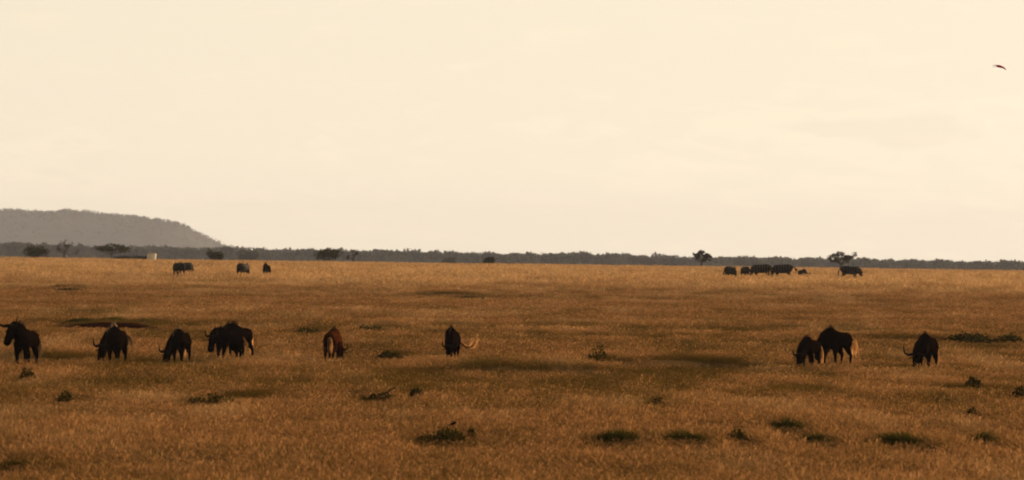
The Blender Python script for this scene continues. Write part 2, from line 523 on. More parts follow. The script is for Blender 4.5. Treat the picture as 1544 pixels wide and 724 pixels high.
# ------------------------------------------------------------------ low wall and pale tank at the edge
m_stone = simple('dark_stone', (0.022, 0.020, 0.019), .95, .3, 3.0)
m_lime = simple('limewash', (0.80, 0.72, 0.56), .9, .12, 4.0)
m_rust = simple('rusty_rim', (0.16, 0.07, 0.035), .9, .3, 8.0)
wa, wb = at(172, 390.5, 764), at(221, 391.2, 758)
ppm = F_PX/803
root = empty('stone_wall', (wa+wb)/2, math.atan2(wb.y-wa.y, wb.x-wa.x))
L = (wb-wa).length
mb = MB(); ncs = 12; 
def box(mb, x0, x1, y0, y1, z0, z1):
    v = [(x, y, z) for x in (x0, x1) for y in (y0, y1) for z in (z0, z1)]
    mb.add([Vector(q) for q in v], [(0, 1, 3, 2), (4, 6, 7, 5), (0, 4, 5, 1), (2, 3, 7, 6), (0, 2, 6, 4), (1, 5, 7, 3)])
for i in range(ncs):
    a = -L/2 + L*i/ncs; hh = .60 + .07*random.random() + .10*(i/ncs)
    box(mb, a, a+L/ncs-.02, -.16+random.uniform(-.02, .02), .16, -.2, hh)
mb.build('wall', m_stone, root)
mb = MB()
for i in range(ncs):
    a = -L/2 + L*i/ncs; hh = .62 + .10*(i/ncs)
    box(mb, a+.02, a+L/ncs-.05, -.2, .2, hh+.07, hh+.14)
mb.build('coping', m_stone, root)
tag(root, 'long low dark stone wall under the flat topped acacia', 'wall')
tb = at(228.5, 391.5, 755)
root = empty('water_tank', tb)
mb = MB()
mb.tube([(0, 0, -.1), (0, 0, .1), (0, 0, 1.02), (0, 0, 1.10)], [.50, .50, .62, .63], 20)
mb.build('tank_body', m_lime, root)
mb = MB(); mb.tube([(0, 0, 1.103), (0, 0, 1.16)], [.65, .65], 20); mb.build('rim', m_rust, root)
mb = MB(); mb.tube([(0, 0, 1.162), (0, 0, 1.185)], [.57, .55], 20); mb.build('lid', m_lime, root)
tag(root, 'pale limewashed tub shaped tank at the right end of the dark wall', 'tank')

# ------------------------------------------------------------------ animals
m_coat = simple('wildebeest_coat', (0.0045, 0.0026, 0.0018), .85, .4, 9.0, spec=0.0)
m_coat_rust = simple('rusty_coat', (0.030, 0.009, 0.0035), .85, .35, 9.0, spec=0.0)
m_horn = simple('horn', (0.008, 0.005, 0.004), .8, .3, 20.0, spec=.03)
m_eye = simple('eye', (0.012, 0.008, 0.006), .2, .1, 5.0, spec=.5)
m_pale = leafmat('pale_tail_hair', (0.31, 0.165, 0.072), (0.46, 0.27, 0.125), .65)
m_mane = leafmat('mane_hair', (0.012, 0.008, 0.006), (0.05, 0.03, 0.02), .4)
m_mane_pale = leafmat('pale_mane_hair', (0.04, 0.03, 0.022), (0.24, 0.18, 0.12), .5)
m_beard = leafmat('dark_hair', (0.005, 0.003, 0.002), (0.012, 0.007, 0.004), .2)

m_hair = leafmat('coat_hair', (0.004, 0.0014, 0.0008), (0.015, 0.005, 0.002), .65)
m_hair_rust = leafmat('rusty_hair', (0.04, 0.012, 0.004), (0.12, 0.036, 0.012), .6)
def fuse(mb, name, m, parent, voxel, it=5):
    me = bpy.data.meshes.new('source'); me.from_pydata([tuple(q) for q in mb.v], [], mb.f)
    tmp = bpy.data.objects.new('source', me); COL.objects.link(tmp)
    r = tmp.modifiers.new('r', 'REMESH'); r.mode = 'VOXEL'; r.voxel_size = voxel
    s = tmp.modifiers.new('s', 'SMOOTH'); s.factor = .5; s.iterations = it
    dg = bpy.context.evaluated_depsgraph_get()
    out = bpy.data.meshes.new_from_object(tmp.evaluated_get(dg))
    bpy.data.objects.remove(tmp); bpy.data.meshes.remove(me)
    out.name = name; out.materials.clear(); out.materials.append(m)
    out.polygons.foreach_set('use_smooth', [True]*len(out.polygons))
    o = bpy.data.objects.new(name, out); COL.objects.link(o); o.parent = parent
    return o

def strands(mb, path, n, spread, rad, rnd, start=.0, tip=1.0):
    """a hank of hair following a path, spreading towards its end"""
    path = [Vector(p) for p in path]
    for i in range(n):
        off = Vector((rnd.gauss(0, 1), rnd.gauss(0, 1), rnd.gauss(0, .4)))*spread
        ln = rnd.uniform(.7, 1.0)*tip
        pts = []
        k = len(path)
        for j in range(k):
            tt = start + (ln-start)*j/(k-1)
            s = tt*(k-1); a = min(int(s), k-2); q = path[a].lerp(path[a+1], s-a)
            pts.append(q + off*(.25+.75*math.sin(min(1, tt*1.3)*1.57)))
        mb.ribbon(pts, [rad*1.2*(1-.7*j/(k-1)) for j in range(k)], rnd.uniform(0, 3.14))

def make_wildebeest(label, px, py, phi, sc, poll, muz, legs=(0, 0, 0, 0), tail=None, coat=None, mane=None, mane_len=.15, horn=.62, d=None, fine=True, seed=1, tail_spread=.03, tail_n=30):
    rnd = random.Random(seed)
    loc = at(px, py, d)
    P_ = R(phi); cp, sp = math.cos(P_), math.sin(P_)
    root = empty('wildebeest', loc, R(180)+P_, sc)
    def LT(q):  # (left, toward camera, up) in metres -> model space
        l, t_, z = q
        return Vector((l*cp + t_*sp, -l*sp + t_*cp, z))/sc
    poll = LT(poll); muz = LT(muz)
    coat = coat or m_coat; mane = mane or m_mane
    mb = MB()
    # trunk: rump low, deep chest, high withers
    xs_ = [-.62, -.56, -.42, -.15, .12, .32, .46, .57, .63]
    zs_ = [.74, .74, .735, .735, .745, .765, .765, .75, .75]
    ry = [.065, .14, .18, .20, .195, .175, .15, .105, .05]
    rz = [.10, .16, .195, .20, .235, .285, .255, .18, .10]
    mb.tube([(a, 0, b) for a, b in zip(xs_, zs_)], list(zip(ry, rz)), 14)
    # neck
    f = (muz-poll).normalized()
    nb = Vector((.40, 0, .82)); nm = nb.lerp(poll, .5) + Vector((.03, 0, .03))
    mb.tube([Vector((.25, 0, .80)), nb, nm, poll.lerp(nm, .15), poll + f*.05], [(.14, .22), (.175, .25), (.155, .22), (.13, .165), (.10, .12)], 12)
    # head, muzzle square
    lat = Vector((0, 1, 0))
    fl = Vector((f.x, f.y, 0))
    if fl.length > .05: lat = Vector((-fl.y, fl.x, 0)).normalized() if fl.x > -.2 else lat
    s_ = (lat - f*lat.dot(f)).normalized(); u_ = f.cross(s_)
    if fl.length > .05 and u_.dot(fl) < 0 : u_ = -u_
    hl = max(.40, min(.48, (muz-poll).length))
    hp = [poll - f*.05, poll + f*.03, poll + f*.14, poll + f*.26, poll + f*(hl-.07), poll + f*hl, poll + f*(hl+.03)]
    mb.tube(hp, [(.06, .07), (.105, .12), (.108, .125), (.09, .105), (.095, .09), (.082, .07), (.04, .035)], 12, up=u_)
    # legs
    def leg(front, side, sw):
        y = side*.115
        if front:
            pts = [(.36, y*.9, .66), (.33+sw*.3, y, .50), (.37+sw*.75, y, .29), (.365+sw*1.0, y, .08), (.385+sw*1.0, y, .035), (.40+sw*1.02, y, -.01)]
            rr = [(.10, .13), .085, .045, .028, .036, .042]
        else:
            pts = [(-.42, y*.85, .70), (-.30+sw*.3, y, .52), (-.40+sw*.5, y, .42), (-.51+sw*.75, y, .31), (-.475+sw*1.0, y, .08), (-.455+sw*1.0, y, .035), (-.44+sw*1.02, y, -.01)]
            rr = [(.11, .17), (.085, .115), .075, .045, .028, .036, .042]
        mb.tube(pts, rr, 9)
    for (fr, sd_), sw in zip(((True, 1), (True, -1), (False, 1), (False, -1)), legs): leg(fr, sd_, sw)
    # tail dock
    tail = [Vector(q) for q in (tail or [(-.60, 0, .86), (-.70, 0, .74), (-.73, 0, .48), (-.70, .01, .13)])]
    mb.tube([Vector((-.54, 0, .84)), tail[0], tail[0].lerp(tail[1], .6)], [.045, .04, .022], 7)
    body = fuse(mb, 'body', coat, root, .019 if fine else .03)
    if fine:
        fr = MB(); bme = body.data; nv = len(bme.vertices)
        for _ in range(600):
            vv = bme.vertices[rnd.randrange(nv)]
            if vv.co.z < .38 and rnd.random() < .7: continue
            nn_ = vv.normal; dr = (nn_*.8 + Vector((-.45, 0, -.55))).normalized()
            fr.ribbon([vv.co - nn_*.004, vv.co + dr*rnd.uniform(.025, .055)], [.007, .002], rnd.uniform(0, 3.14))
        tag(fr.build('coat_hair', m_hair_rust if coat is m_coat_rust else m_hair, root), kind='stuff')
    # horns sweep out, down and forward, then hook up
    for sg in (1, -1):
        horn_ = horn; b0 = poll + f*.015 + u_*.085
        pts = [b0 + s_*sg*.03, b0 + s_*sg*.10*horn + u_*.035*horn + f*.02, b0 + s_*sg*.19*horn + u_*.085*horn + f*.055,
               b0 + s_*sg*.265*horn + u_*.15*horn + f*.035, b0 + s_*sg*.295*horn + u_*.21*horn - f*.06*horn, b0 + s_*sg*.285*horn + u_*.235*horn - f*.19*horn]
        h = MB(); h.tube(pts, [.05, .044, .033, .025, .017, .004], 8); h.build('horn', m_horn, root, True)
        e = MB(); e0 = poll + f*.06 - u_*.01 + s_*sg*.085
        e.tube([e0, e0 + s_*sg*.07 - u_*.02 + f*.02, e0 + s_*sg*.15 - u_*.03 + f*.06], [(.02, .02), (.035, .014), (.006, .004)], 7); e.build('ear', coat, root, True)
        if fine:
            y_ = MB(); y_.ball(poll + f*.15 + u_*.06 + s_*sg*.078, .017, 8, 6); y_.build('eye', m_eye, root, True)
    # upright mane along the crest of the neck
    m = MB()
    top0 = nb + Vector((-.14, 0, .19)); topm = nm + Vector((-.03, 0, .15)) + Vector((-.02, 0, 0)); 
    nd = (poll-nb).normalized(); nn = Vector((-nd.z, 0, max(.25, nd.x))).normalized()
    if nn.z < 0: nn = -nn
    crest = [Vector((.16, 0, .98)), nb + Vector((-.02, 0, .19)), nm + nn*.15, poll + nn*.07 - f*.03]
    k = 90 if fine else 34
    for i in range(k):
        tt = (i+.5)/k*(len(crest)-1); a = min(int(tt), len(crest)-2)
        p0 = crest[a].lerp(crest[a+1], tt-a) + Vector((0, rnd.uniform(-.025, .025), 0)) - nn*.05
        dr = (nn + Vector((rnd.gauss(0, .16)-.1, rnd.gauss(0, .16), rnd.gauss(0, .1)+.25))).normalized()
        ll = (mane_len+.05)*rnd.uniform(.7, 1.15)*(.55+.45*math.sin(min(1, max(0.0, i/k*1.15))*math.pi*.9+.3))
        m.spike(p0, p0 + dr*ll, .012 if fine else .02)
    m.build('mane', mane, root)
    # long pale horse-like tail
    tl = MB(); strands(tl, tail, tail_n if fine else 14, tail_spread, .011 if fine else .022, rnd, .12)
    tl.build('tail', m_pale, root)
    # beard, throat and chest fringe, bristles on the nose
    bd, nb_, ch = MB(), MB(), MB()
    for i in range(48 if fine else 15):
        tt = rnd.random()
        if i % 3 == 0: p0 = poll + f*(.16+.22*tt) + u_*.06 + s_*rnd.uniform(-.04, .04); nb_.spike(p0, p0 + u_*.06 + f*.02, .012)
        elif i % 3 == 1: p0 = poll + f*(.08+.25*tt) - u_*.06 + s_*rnd.uniform(-.05, .05); bd.spike(p0, p0 - u_*.05 + Vector((0, 0, -.11)), .012)
        else: p0 = Vector((.36+.2*tt, rnd.uniform(-.08, .08), .50+.12*tt)); ch.spike(p0, p0 + Vector((.02, 0, -.14)), .012)
    tag(bd.build('beard', m_beard, root), kind='stuff')
    if fine: tag(nb_.build('nose_brush', m_beard, root), kind='stuff'); tag(ch.build('chest_fringe', m_beard, root), kind='stuff')
    tag(root, label, 'wildebeest', 'wildebeest grazing on the plain')
    return root

curl = [(-.60, .03, .84), (-.72, .12, .62), (-.74, .32, .42), (-.74, .52, .44), (-.74, .64, .66), (-.74, .62, .90)]
make_wildebeest('black wildebeest standing with raised head and wide upcurved horn at the left edge', 39, 557, 76, .97, (.26, .62, .99), (.40, .84, .56), (.03, -.05, .05, -.04), seed=1, horn=.95, mane_len=.17,
                tail=[(-.60, .03, .84), (-.69, .08, .72), (-.71, .10, .46), (-.69, .11, .10)])
make_wildebeest('black wildebeest grazing in front of the red earth bank with sunlit bristly mane', 176, 554, 82, .95, (.27, .72, .52), (.35, .86, .14), (.04, -.06, .0, .06), mane=m_mane_pale, seed=2, mane_len=.17,
                tail=[(-.60, .05, .84), (-.70, .17, .76), (-.74, .22, .60), (-.72, .22, .44)])
make_wildebeest('grazing wildebeest with grey white mane, between the bank grazer and the overlapping pair', 273, 551, 80, .86, (.28, .66, .34), (.35, .78, .04), (.05, -.03, -.03, .05), mane=m_mane_pale, seed=3,
                tail=[(-.58, 0, .84), (-.66, -.03, .70), (-.66, -.04, .45), (-.62, -.03, .2)])
make_wildebeest('nearer wildebeest of the left overlapping pair, shaggy head half lowered', 344, 548, 58, .86, (.36, .50, .66), (.42, .74, .28), (.06, -.04, .06, -.08), seed=4,
                tail=[(-.60, .02, .84), (-.70, .05, .72), (-.76, .12, .60), (-.74, .18, .50)], tail_spread=.012, mane_len=.1)
make_wildebeest('farther wildebeest of the left overlapping pair, mane peak and rump behind its companion', 361, 544, 66, .90, (.40, .50, .72), (.48, .70, .36), (.02, -.02, -.1, .06), seed=5, mane_len=.17)
make_wildebeest('rusty brown young wildebeest seen from behind, head down at its right', 500, 549, -97, .86, (-.17, -.74, .36), (-.20, -.86, .02), (.0, .03, .02, -.03), coat=m_coat_rust, seed=6,
                tail=[(-.60, -.0, .84), (-.68, -.06, .72), (-.70, -.08, .55), (-.68, -.04, .30)])
make_wildebeest('dark wildebeest seen head on with its pale tail curled out to the right', 682, 546, 84, .86, (.06, .80, .42), (.06, .92, .04), (.04, -.03, .02, -.02), seed=7, tail=curl, tail_spread=.05, tail_n=60, horn=.75)
make_wildebeest('smaller wildebeest of the right hand pair, grazing with two horns pointing forward', 1222, 559, 68, .82, (.30, .66, .42), (.33, .76, .06), (.0, -.08, .05, -.05), seed=8,
                tail=[(-.60, 0, .84), (-.70, .08, .74), (-.74, .12, .48), (-.72, .12, .18)])
make_wildebeest('bigger wildebeest of the right hand pair, humped back and glowing fluffy tail', 1262, 554, 56, .97, (.46, .60, .60), (.55, .72, .22), (-.10, .10, -.02, .08), seed=9, tail_spread=.045, tail_n=50,
                tail=[(-.60, 0, .84), (-.72, .05, .74), (-.77, .08, .50), (-.75, .09, .26)])
make_wildebeest('wildebeest farthest to the right, grazing with one long upswept horn and bright edged tail', 1399, 561, 73, .93, (.34, .66, .44), (.36, .80, .08), (.04, -.04, .03, -.03), seed=10, horn=1.12,
                tail=[(-.60, 0, .84), (-.66, .06, .72), (-.68, .10, .42), (-.66, .12, .06)])
make_wildebeest('distant wildebeest with spiky mane and sunlit tail beside the lone round backed zebra', 402, 421, 80, 1.12, (.05, .8, .55), (.05, .95, .2), seed=11, tail=curl, fine=False, mane_len=.22)
make_wildebeest('distant small wildebeest grazing at the right end of the zebra row, horns to the right', 1209, 422, 118, .92, (-.34, .6, .55), (-.42, .72, .18), seed=12, fine=False, horn=1.2)

# zebras
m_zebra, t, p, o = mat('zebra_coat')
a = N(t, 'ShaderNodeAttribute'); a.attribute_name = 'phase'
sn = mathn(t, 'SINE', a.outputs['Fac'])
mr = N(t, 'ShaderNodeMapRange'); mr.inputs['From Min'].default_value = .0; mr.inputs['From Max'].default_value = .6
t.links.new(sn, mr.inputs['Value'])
t.links.new(mixc(t, mr.outputs[0], (0.008, 0.006, 0.005), (0.044, 0.036, 0.028)), p.inputs['Base Color'])  # light stripes darkened: the shaded flank is put into the coat colour
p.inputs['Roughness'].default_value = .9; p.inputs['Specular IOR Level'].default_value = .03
def make_zebra(label, px, py, phi, sc, poll, muz, legs=(0, 0, 0, 0), seed=1, d=None, tail=None):
    rnd = random.Random(seed)
    loc = at(px, py, d)
    P_ = R(phi); cp, sp = math.cos(P_), math.sin(P_)
    root = empty('zebra', loc, R(180)+P_, sc)
    def LT(q):
        l, t_, z = q
        return Vector((l*cp + t_*sp, -l*sp + t_*cp, z))/sc
    poll = LT(poll); muz = LT(muz)
    mb = MB()
    xs_ = [-.74, -.68, -.52, -.2, .12, .38, .55, .66, .72]
    zs_ = [.92, .95, .96, .92, .90, .90, .90, .89, .88]
    ry = [.08, .18, .25, .29, .28, .23, .18, .12, .05]
    rz = [.08, .17, .275, .315, .31, .30, .26, .17, .07]
    mb.tube([(a_, 0, b) for a_, b in zip(xs_, zs_)], list(zip(ry, rz)), 14)
    f = (muz-poll).normalized(); nb = Vector((.5, 0, .97)); nm = nb.lerp(poll, .5) + Vector((.02, 0, .05))
    mb.tube([Vector((.35, 0, .96)), nb, nm, poll, poll+f*.06], [(.16, .2), (.15, .22), (.10, .165), (.08, .115), (.075, .1)], 12)
    lat = Vector((0, 1, 0)); s_ = (lat - f*lat.dot(f)).normalized(); u_ = f.cross(s_)
    mb.tube([poll-f*.06, poll+f*.04, poll+f*.18, poll+f*.34, poll+f*.5, poll+f*.56], [(.05, .06), (.085, .11), (.085, .12), (.062, .08), (.066, .07), (.03, .03)], 12, up=u_)
    for (fr, sg), sw in zip(((True, 1), (True, -1), (False, 1), (False, -1)), legs):
        y = sg*.13
        if fr: pts = [(.42, y*.9, .86), (.40+sw*.3, y, .66), (.42+sw*.7, y, .40), (.42+sw, y, .12), (.44+sw, y, .05), (.46+sw, y, -.01)]; rr = [(.12, .16), .10, .058, .036, .046, .055]
        else: pts = [(-.50, y*.85, .92), (-.38+sw*.3, y, .70), (-.48+sw*.5, y, .57), (-.60+sw*.75, y, .44), (-.57+sw, y, .12), (-.55+sw, y, .05), (-.53+sw, y, -.01)]; rr = [(.14, .21), (.10, .14), .09, .056, .036, .046, .055]
        mb.tube(pts, rr, 9)
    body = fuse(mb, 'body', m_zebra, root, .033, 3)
    me = body.data
    co = np.empty(len(me.vertices)*3); me.vertices.foreach_get('co', co); co = co.reshape(-1, 3)
    x, y, z = co.T
    wl = 1 - np.clip((z-.55)/.22, 0, 1)                    # legs: rings
    hind = np.clip((-.25-x)/.35, 0, 1)                     # haunch: long sloping bars
    ph = 34*x + 30*hind*(z-.9)
    ph = ph*(1-wl) + (46*z)*wl
    front = np.clip((x-.62)/.15, 0, 1)
    ph = ph*(1-front) + front*(38*np.hypot(x-.5, z-1.0))
    at_ = me.attributes.new('phase', 'FLOAT', 'POINT'); at_.data.foreach_set('value', ph.astype(np.float32))
    for sg in (1, -1):
        e = MB(); e0 = poll - f*.02 + u_*.05 + s_*sg*.06
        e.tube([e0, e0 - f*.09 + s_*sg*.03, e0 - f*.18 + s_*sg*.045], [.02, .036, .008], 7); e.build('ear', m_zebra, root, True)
    m = MB(); nd = (poll-nb).normalized(); nn = Vector((-nd.z, 0, max(.2, nd.x))).normalized()
    for i in range(40):
        tt = i/39; p0 = (nb + Vector((-.02, 0, .16))).lerp(poll+nn*.08, tt) + nn*.07*math.sin(tt*3.1) + Vector((0, rnd.uniform(-.015, .015), 0))
        m.spike(p0, p0 + nn*.13 + Vector((rnd.gauss(0, .02), rnd.gauss(0, .02), .02)), .022)
    m.build('mane', m_mane, root)
    tl = MB(); tail = [Vector(q) for q in (tail or [(-.72, 0, 1.08), (-.84, 0, .90), (-.87, 0, .65), (-.85, 0, .38)])]
    tl.tube(tail[:3], [.035, .028, .02], 6); strands(tl, tail, 14, .03, .022, rnd, .4)
    tl.build('tail', m_beard, root)
    tag(root, label, 'zebra', 'zebras grazing at the far side of the plain')
    return root
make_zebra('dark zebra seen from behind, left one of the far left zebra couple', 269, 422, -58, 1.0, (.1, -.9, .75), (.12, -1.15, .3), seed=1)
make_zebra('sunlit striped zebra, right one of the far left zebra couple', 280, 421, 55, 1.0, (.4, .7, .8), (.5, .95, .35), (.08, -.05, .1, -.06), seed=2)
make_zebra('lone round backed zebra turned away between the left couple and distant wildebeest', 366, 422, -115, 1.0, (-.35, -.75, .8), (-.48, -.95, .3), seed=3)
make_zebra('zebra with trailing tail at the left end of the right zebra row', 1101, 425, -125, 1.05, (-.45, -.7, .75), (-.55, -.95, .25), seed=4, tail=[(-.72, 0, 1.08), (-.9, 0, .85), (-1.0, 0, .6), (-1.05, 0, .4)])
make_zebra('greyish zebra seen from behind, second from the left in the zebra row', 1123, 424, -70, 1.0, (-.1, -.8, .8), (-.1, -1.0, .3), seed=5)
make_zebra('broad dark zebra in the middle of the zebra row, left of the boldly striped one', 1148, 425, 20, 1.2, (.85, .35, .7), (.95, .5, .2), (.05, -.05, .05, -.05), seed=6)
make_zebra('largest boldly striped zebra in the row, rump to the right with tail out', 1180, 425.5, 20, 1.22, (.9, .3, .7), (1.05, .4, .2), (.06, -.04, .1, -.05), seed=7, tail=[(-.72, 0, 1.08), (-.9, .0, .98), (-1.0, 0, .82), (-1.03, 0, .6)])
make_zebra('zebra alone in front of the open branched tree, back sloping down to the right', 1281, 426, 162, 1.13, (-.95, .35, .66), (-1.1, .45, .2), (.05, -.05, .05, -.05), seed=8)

# ------------------------------------------------------------------ birds
m_bird = simple('dark_crimson_plumage', (0.42, 0.006, 0.045), .8, .3, 30.0)
m_bird2 = simple('black_plumage', (0.008, 0.006, 0.006), .8, .3, 30.0, spec=0.0)
q = point(1508, 100.5, 150)
root = empty('flying_bird', q, R(8))
mb = MB(); mb.tube([(-.10, 0, .0), (-.05, 0, .005), (.0, 0, .0), (.05, 0, -.012), (.085, 0, -.02), (.115, 0, -.028)], [.012, .026, .032, .028, .02, .004], 8)
fuse(mb, 'body', m_bird, root, .006, 3)
def wing(sg, pts_):
    mb = MB()
    top = [Vector(p) + Vector((0, 0, .005)) for p in pts_]; bot = [Vector(p) - Vector((0, 0, .003)) for p in pts_]
    k = len(top); mb.v = top + bot
    mb.f = [tuple(range(k)), tuple(reversed(range(k, 2*k)))] + [(i, i+k, (i+1) % k + k, (i+1) % k) for i in range(k)]
    return mb
wing(1, [(.05, .02, .01), (.04, .10, .03), (-.02, .19, .045), (-.13, .30, .04), (-.07, .17, .03), (-.05, .08, .015), (-.05, .02, .0)]).build('wing', m_bird, root)
wing(-1, [(.05, -.02, .0), (.07, -.09, -.02), (.10, -.16, -.055), (.11, -.24, -.10), (.055, -.16, -.055), (.0, -.08, -.02), (-.05, -.02, .0)]).build('wing', m_bird, root)
wing(1, [(-.08, .012, .0), (-.16, .02, -.012), (-.20, .018, -.018), (-.15, 0, -.01), (-.20, -.018, -.018), (-.16, -.02, -.012), (-.08, -.012, .0)]).build('tail', m_bird, root)
mb = MB(); mb.tube([(.112, 0, -.027), (.138, 0, -.036)], [.006, .001], 5); mb.build('beak', m_horn, root)
tag(root, 'small dark crimson bird flying in the upper right of the sky', 'bird')

# ------------------------------------------------------------------ bushes and tussocks in the grass
m_green = leafmat('green_leaves', (0.012, 0.013, 0.003), (0.050, 0.046, 0.010), .25)
m_green2 = leafmat('green_blades', (0.015, 0.017, 0.003), (0.058, 0.054, 0.011), .3)
m_twig = simple('twig', (0.05, 0.035, 0.022), 1.0, .3, 12.0, spec=0.0)
PLANTS = []
def add_plant(kind, label, px, py, w_px, h_px, seed, lean=0.0, thick=1.0, group='green plants in the dry grass'):
    r_ = random.Random(seed)
    b = at(px, py); ppm = F_PX/b.y
    w, h = w_px/ppm/2*1.05, h_px/ppm*.95 + .05
    dep = min(w, .9)*.7
    PLANTS.append((b.x, b.y, w, dep, h))
    root = empty('leafy_bush' if kind == 'bush' else 'grass_tussock', b)
    if ppm < 45: h -= .05
    if kind == 'bush':
        st = MB(); nl = int((800 + 1500*min(1.6, w))*thick)
        x = rng.uniform(-1, 1, nl); y = rng.uniform(-1, 1, nl)*np.sqrt(1-x*x*.9)
        lump = .25 + 2.1*np.clip(fbm(x*w*9+seed*7.7, y*3+seed, 3)-.3, 0, 1)
        topz = h*(1-.7*x*x)*np.clip(lump*1.15, .2, 1.1)*(1+lean*x)
        zz = topz*rng.uniform(0, 1, nl)**.7*rng.choice([1, 1, 1, 1.18], nl)
        cs = [np.stack([x*w, y*dep, zz], 1)]
        for i in range(max(6, int(14*min(2.0, w)))):
            k = int(rng.integers(0, nl)); e = Vector((x[k]*w, y[k]*dep, topz[k]*1.08))
            st.tube([(e.x*.6, e.y*.6, -.03), (e.x*.85, e.y*.85, e.z*.5), e], [.008, .006, .003], 4)
        tag(st.build('stems', m_twig, root), kind='stuff')
        v, f = leaf_quads(np.concatenate(cs), .021*max(1, 90/ppm))
        v[:, 2] = np.maximum(v[:, 2], .005)
        mesh_obj('foliage', v, f.tolist(), m_green, root)
    else:
        mb = MB(); k = int(min(1700, 1250*max(w, .35)))
        bw = .008*max(1, 90/ppm)
        for i in range(k):
            x = max(-1.25, min(1.25, r_.gauss(0, .55))); y = r_.uniform(-1, 1)*dep
            hh = h*1.08*max(.3, 1.1-.6*x*x)*r_.uniform(.5, 1.05)
            dx = r_.gauss(lean, .35)*hh; dy = r_.gauss(0, .3)*hh
            p0 = Vector((x*w, y, -.02)); p1 = p0 + Vector((dx*.35, dy*.35, hh*.65)); p2 = p0 + Vector((dx, dy, hh))
            sx = Vector((bw, 0, 0)) if r_.random() < .7 else Vector((0, bw, 0))
            mb.add([p0-sx, p0+sx, p1+sx*.8, p1-sx*.8, p2], [(0, 1, 2, 3), (3, 2, 4)])
        tag(mb.build('blades', m_green2, root), kind='stuff')
    tag(root, label, 'bush' if kind == 'bush' else 'grass tussock', group)
    return root
plants = [
    ('bush', 'leafy green bush under the small perched bird', 662, 671, 80, 16, 1, .45),
    ('bush', 'little upright green sprig right of the bush with the perched bird', 710, 664, 13, 13, 2, .0),
    ('bush', 'dark twiggy bush with a dead stick poking out of its top', 572, 607, 64, 9, 3, .0, 0.75),
    ('bush', 'small round bush just right of the dead stick bush', 628, 604, 24, 14, 4, .0),
    ('tussock', 'long green tussock leftmost of the bottom right row', 930, 671, 84, 20, 5, .2),
    ('tussock', 'wispy leaning tussock in the middle of the bottom right row', 1037, 672, 84, 20, 6, -.7),
    ('bush', 'dark little bush ending the row right of the wispy tussock', 1114, 672, 44, 20, 7, .0),
    ('tussock', 'arched dark tussock above the bottom right row', 1184, 652, 66, 18, 8, .2),
    ('tussock', 'faint low green tussock below the arched dark tussock', 1228, 671, 62, 14, 9, .1),
    ('tussock', 'largest very dark tussock near the bottom right', 1357, 677, 100, 22, 10, -.3),
    ('tussock', 'dark tussock at right end of the bottom row, beside the largest one', 1478, 674, 54, 20, 11, .3),
    ('bush', 'dark forked little bush below the rightmost wildebeest', 1467, 588, 30, 14, 12, .0),
    ('bush', 'dark green bush cut by the right edge of the picture', 1540, 607, 34, 20, 13, .0),
    ('bush', 'dark leafy bush straight below the leftmost wildebeest', 42, 580, 24, 26, 14, .0, 0.75),
    ('bush', 'short green bush right of the one below the leftmost wildebeest', 99, 613, 26, 20, 15, .0, 0.5),
    ('tussock', 'dark green tussock strip on the red earth bank, left of the grazing wildebeest', 125, 491, 62, 12, 31, .1),
    ('tussock', 'dark green tussock strip on the red earth bank, straight behind the grazing wildebeest', 172, 490, 60, 12, 32, .0),
    ('tussock', 'dark green tussock strip on the red earth bank, right of the grazing wildebeest', 215, 491, 54, 10, 33, -.1),
    ('bush', 'long low green bush alone in the lower left grass', 318, 613, 76, 14, 16, .0, 0.75),
    ('bush', 'sparse upright green bush alone in the open grass at the middle of the plain', 900, 545, 26, 27, 17, .0, 0.2),
    ('bush', 'low dark bush between the rusty wildebeest and the head on wildebeest', 588, 545, 44, 11, 18, .0, 0.6),
    ('bush', 'small dark sprig in the grass below the lone sparse upright bush', 990, 616, 26, 14, 19, .0, 0.5),
    ('bush', 'long leafy clump along the grass at the right edge behind the rightmost wildebeest', 1462, 521, 84, 16, 20, .0),
    ('bush', 'bright green clump ending the leafy line at the right edge', 1522, 522, 50, 15, 21, .0),
    ('bush', 'low green scrub far back on the left above the red earth bank', 106, 441, 60, 5, 22, .0),
    ('bush', 'low green scrub line far back in the middle of the plain', 700, 452, 70, 4, 23, .0),
    ('bush', 'low green scrub just right behind the rusty brown wildebeest', 560, 503, 70, 9, 24, .0, 0.35),
    ('bush', 'small green scrub left of the rusty brown wildebeest', 462, 505, 56, 8, 25, .0, 0.3),
    ('tussock', 'dark green tussocks at the lower left corner', 30, 709, 60, 11, 26, .0),
    ('bush', 'tiny spiky shrub low on the right above the dark tussocks', 1466, 634, 20, 14, 27, .0),
]
for a in plants: add_plant(*a)
# perched bird on its stalk, dead stick
bp = at(664, 671); 
q = point(683.5, 641.5, bp.y)
root = empty('dry_stalk', Vector((q.x, bp.y, float(terrain(q.x, bp.y)))))
hh = q.z - root.location.z
mb = MB(); mb.tube([(-.03, 0, -.03), (-.01, 0, hh*.5), (0, 0, hh-.003)], [.006, .005, .003], 6); mb.build('stem', m_twig, root)
mb = MB(); mb.tube([(-.01, 0, hh*.55), (.06, .01, hh*.8)], [.003, .001], 5); mb.build('twig', m_twig, root)
tag(root, 'thin dry stalk under the perched bird, rising from the leafy bush', 'stalk')
root = empty('perched_bird', q)
mb = MB(); mb.tube([(-.05, 0, .008), (-.03, 0, .018), (.0, 0, .030), (.022, 0, .042), (.036, 0, .046), (.046, 0, .045)], [.010, .018, .025, .022, .017, .008], 10)
fuse(mb, 'body', m_bird2, root, .005, 3)
mb = MB(); mb.tube([(.045, 0, .045), (.060, 0, .042)], [.004, .001], 5); mb.build('beak', m_horn, root)
mb = MB(); mb.tube([(-.04, 0, .012), (-.085, 0, -.008)], [(.010, .004), (.012, .003)], 6); mb.build('tail', m_bird2, root)
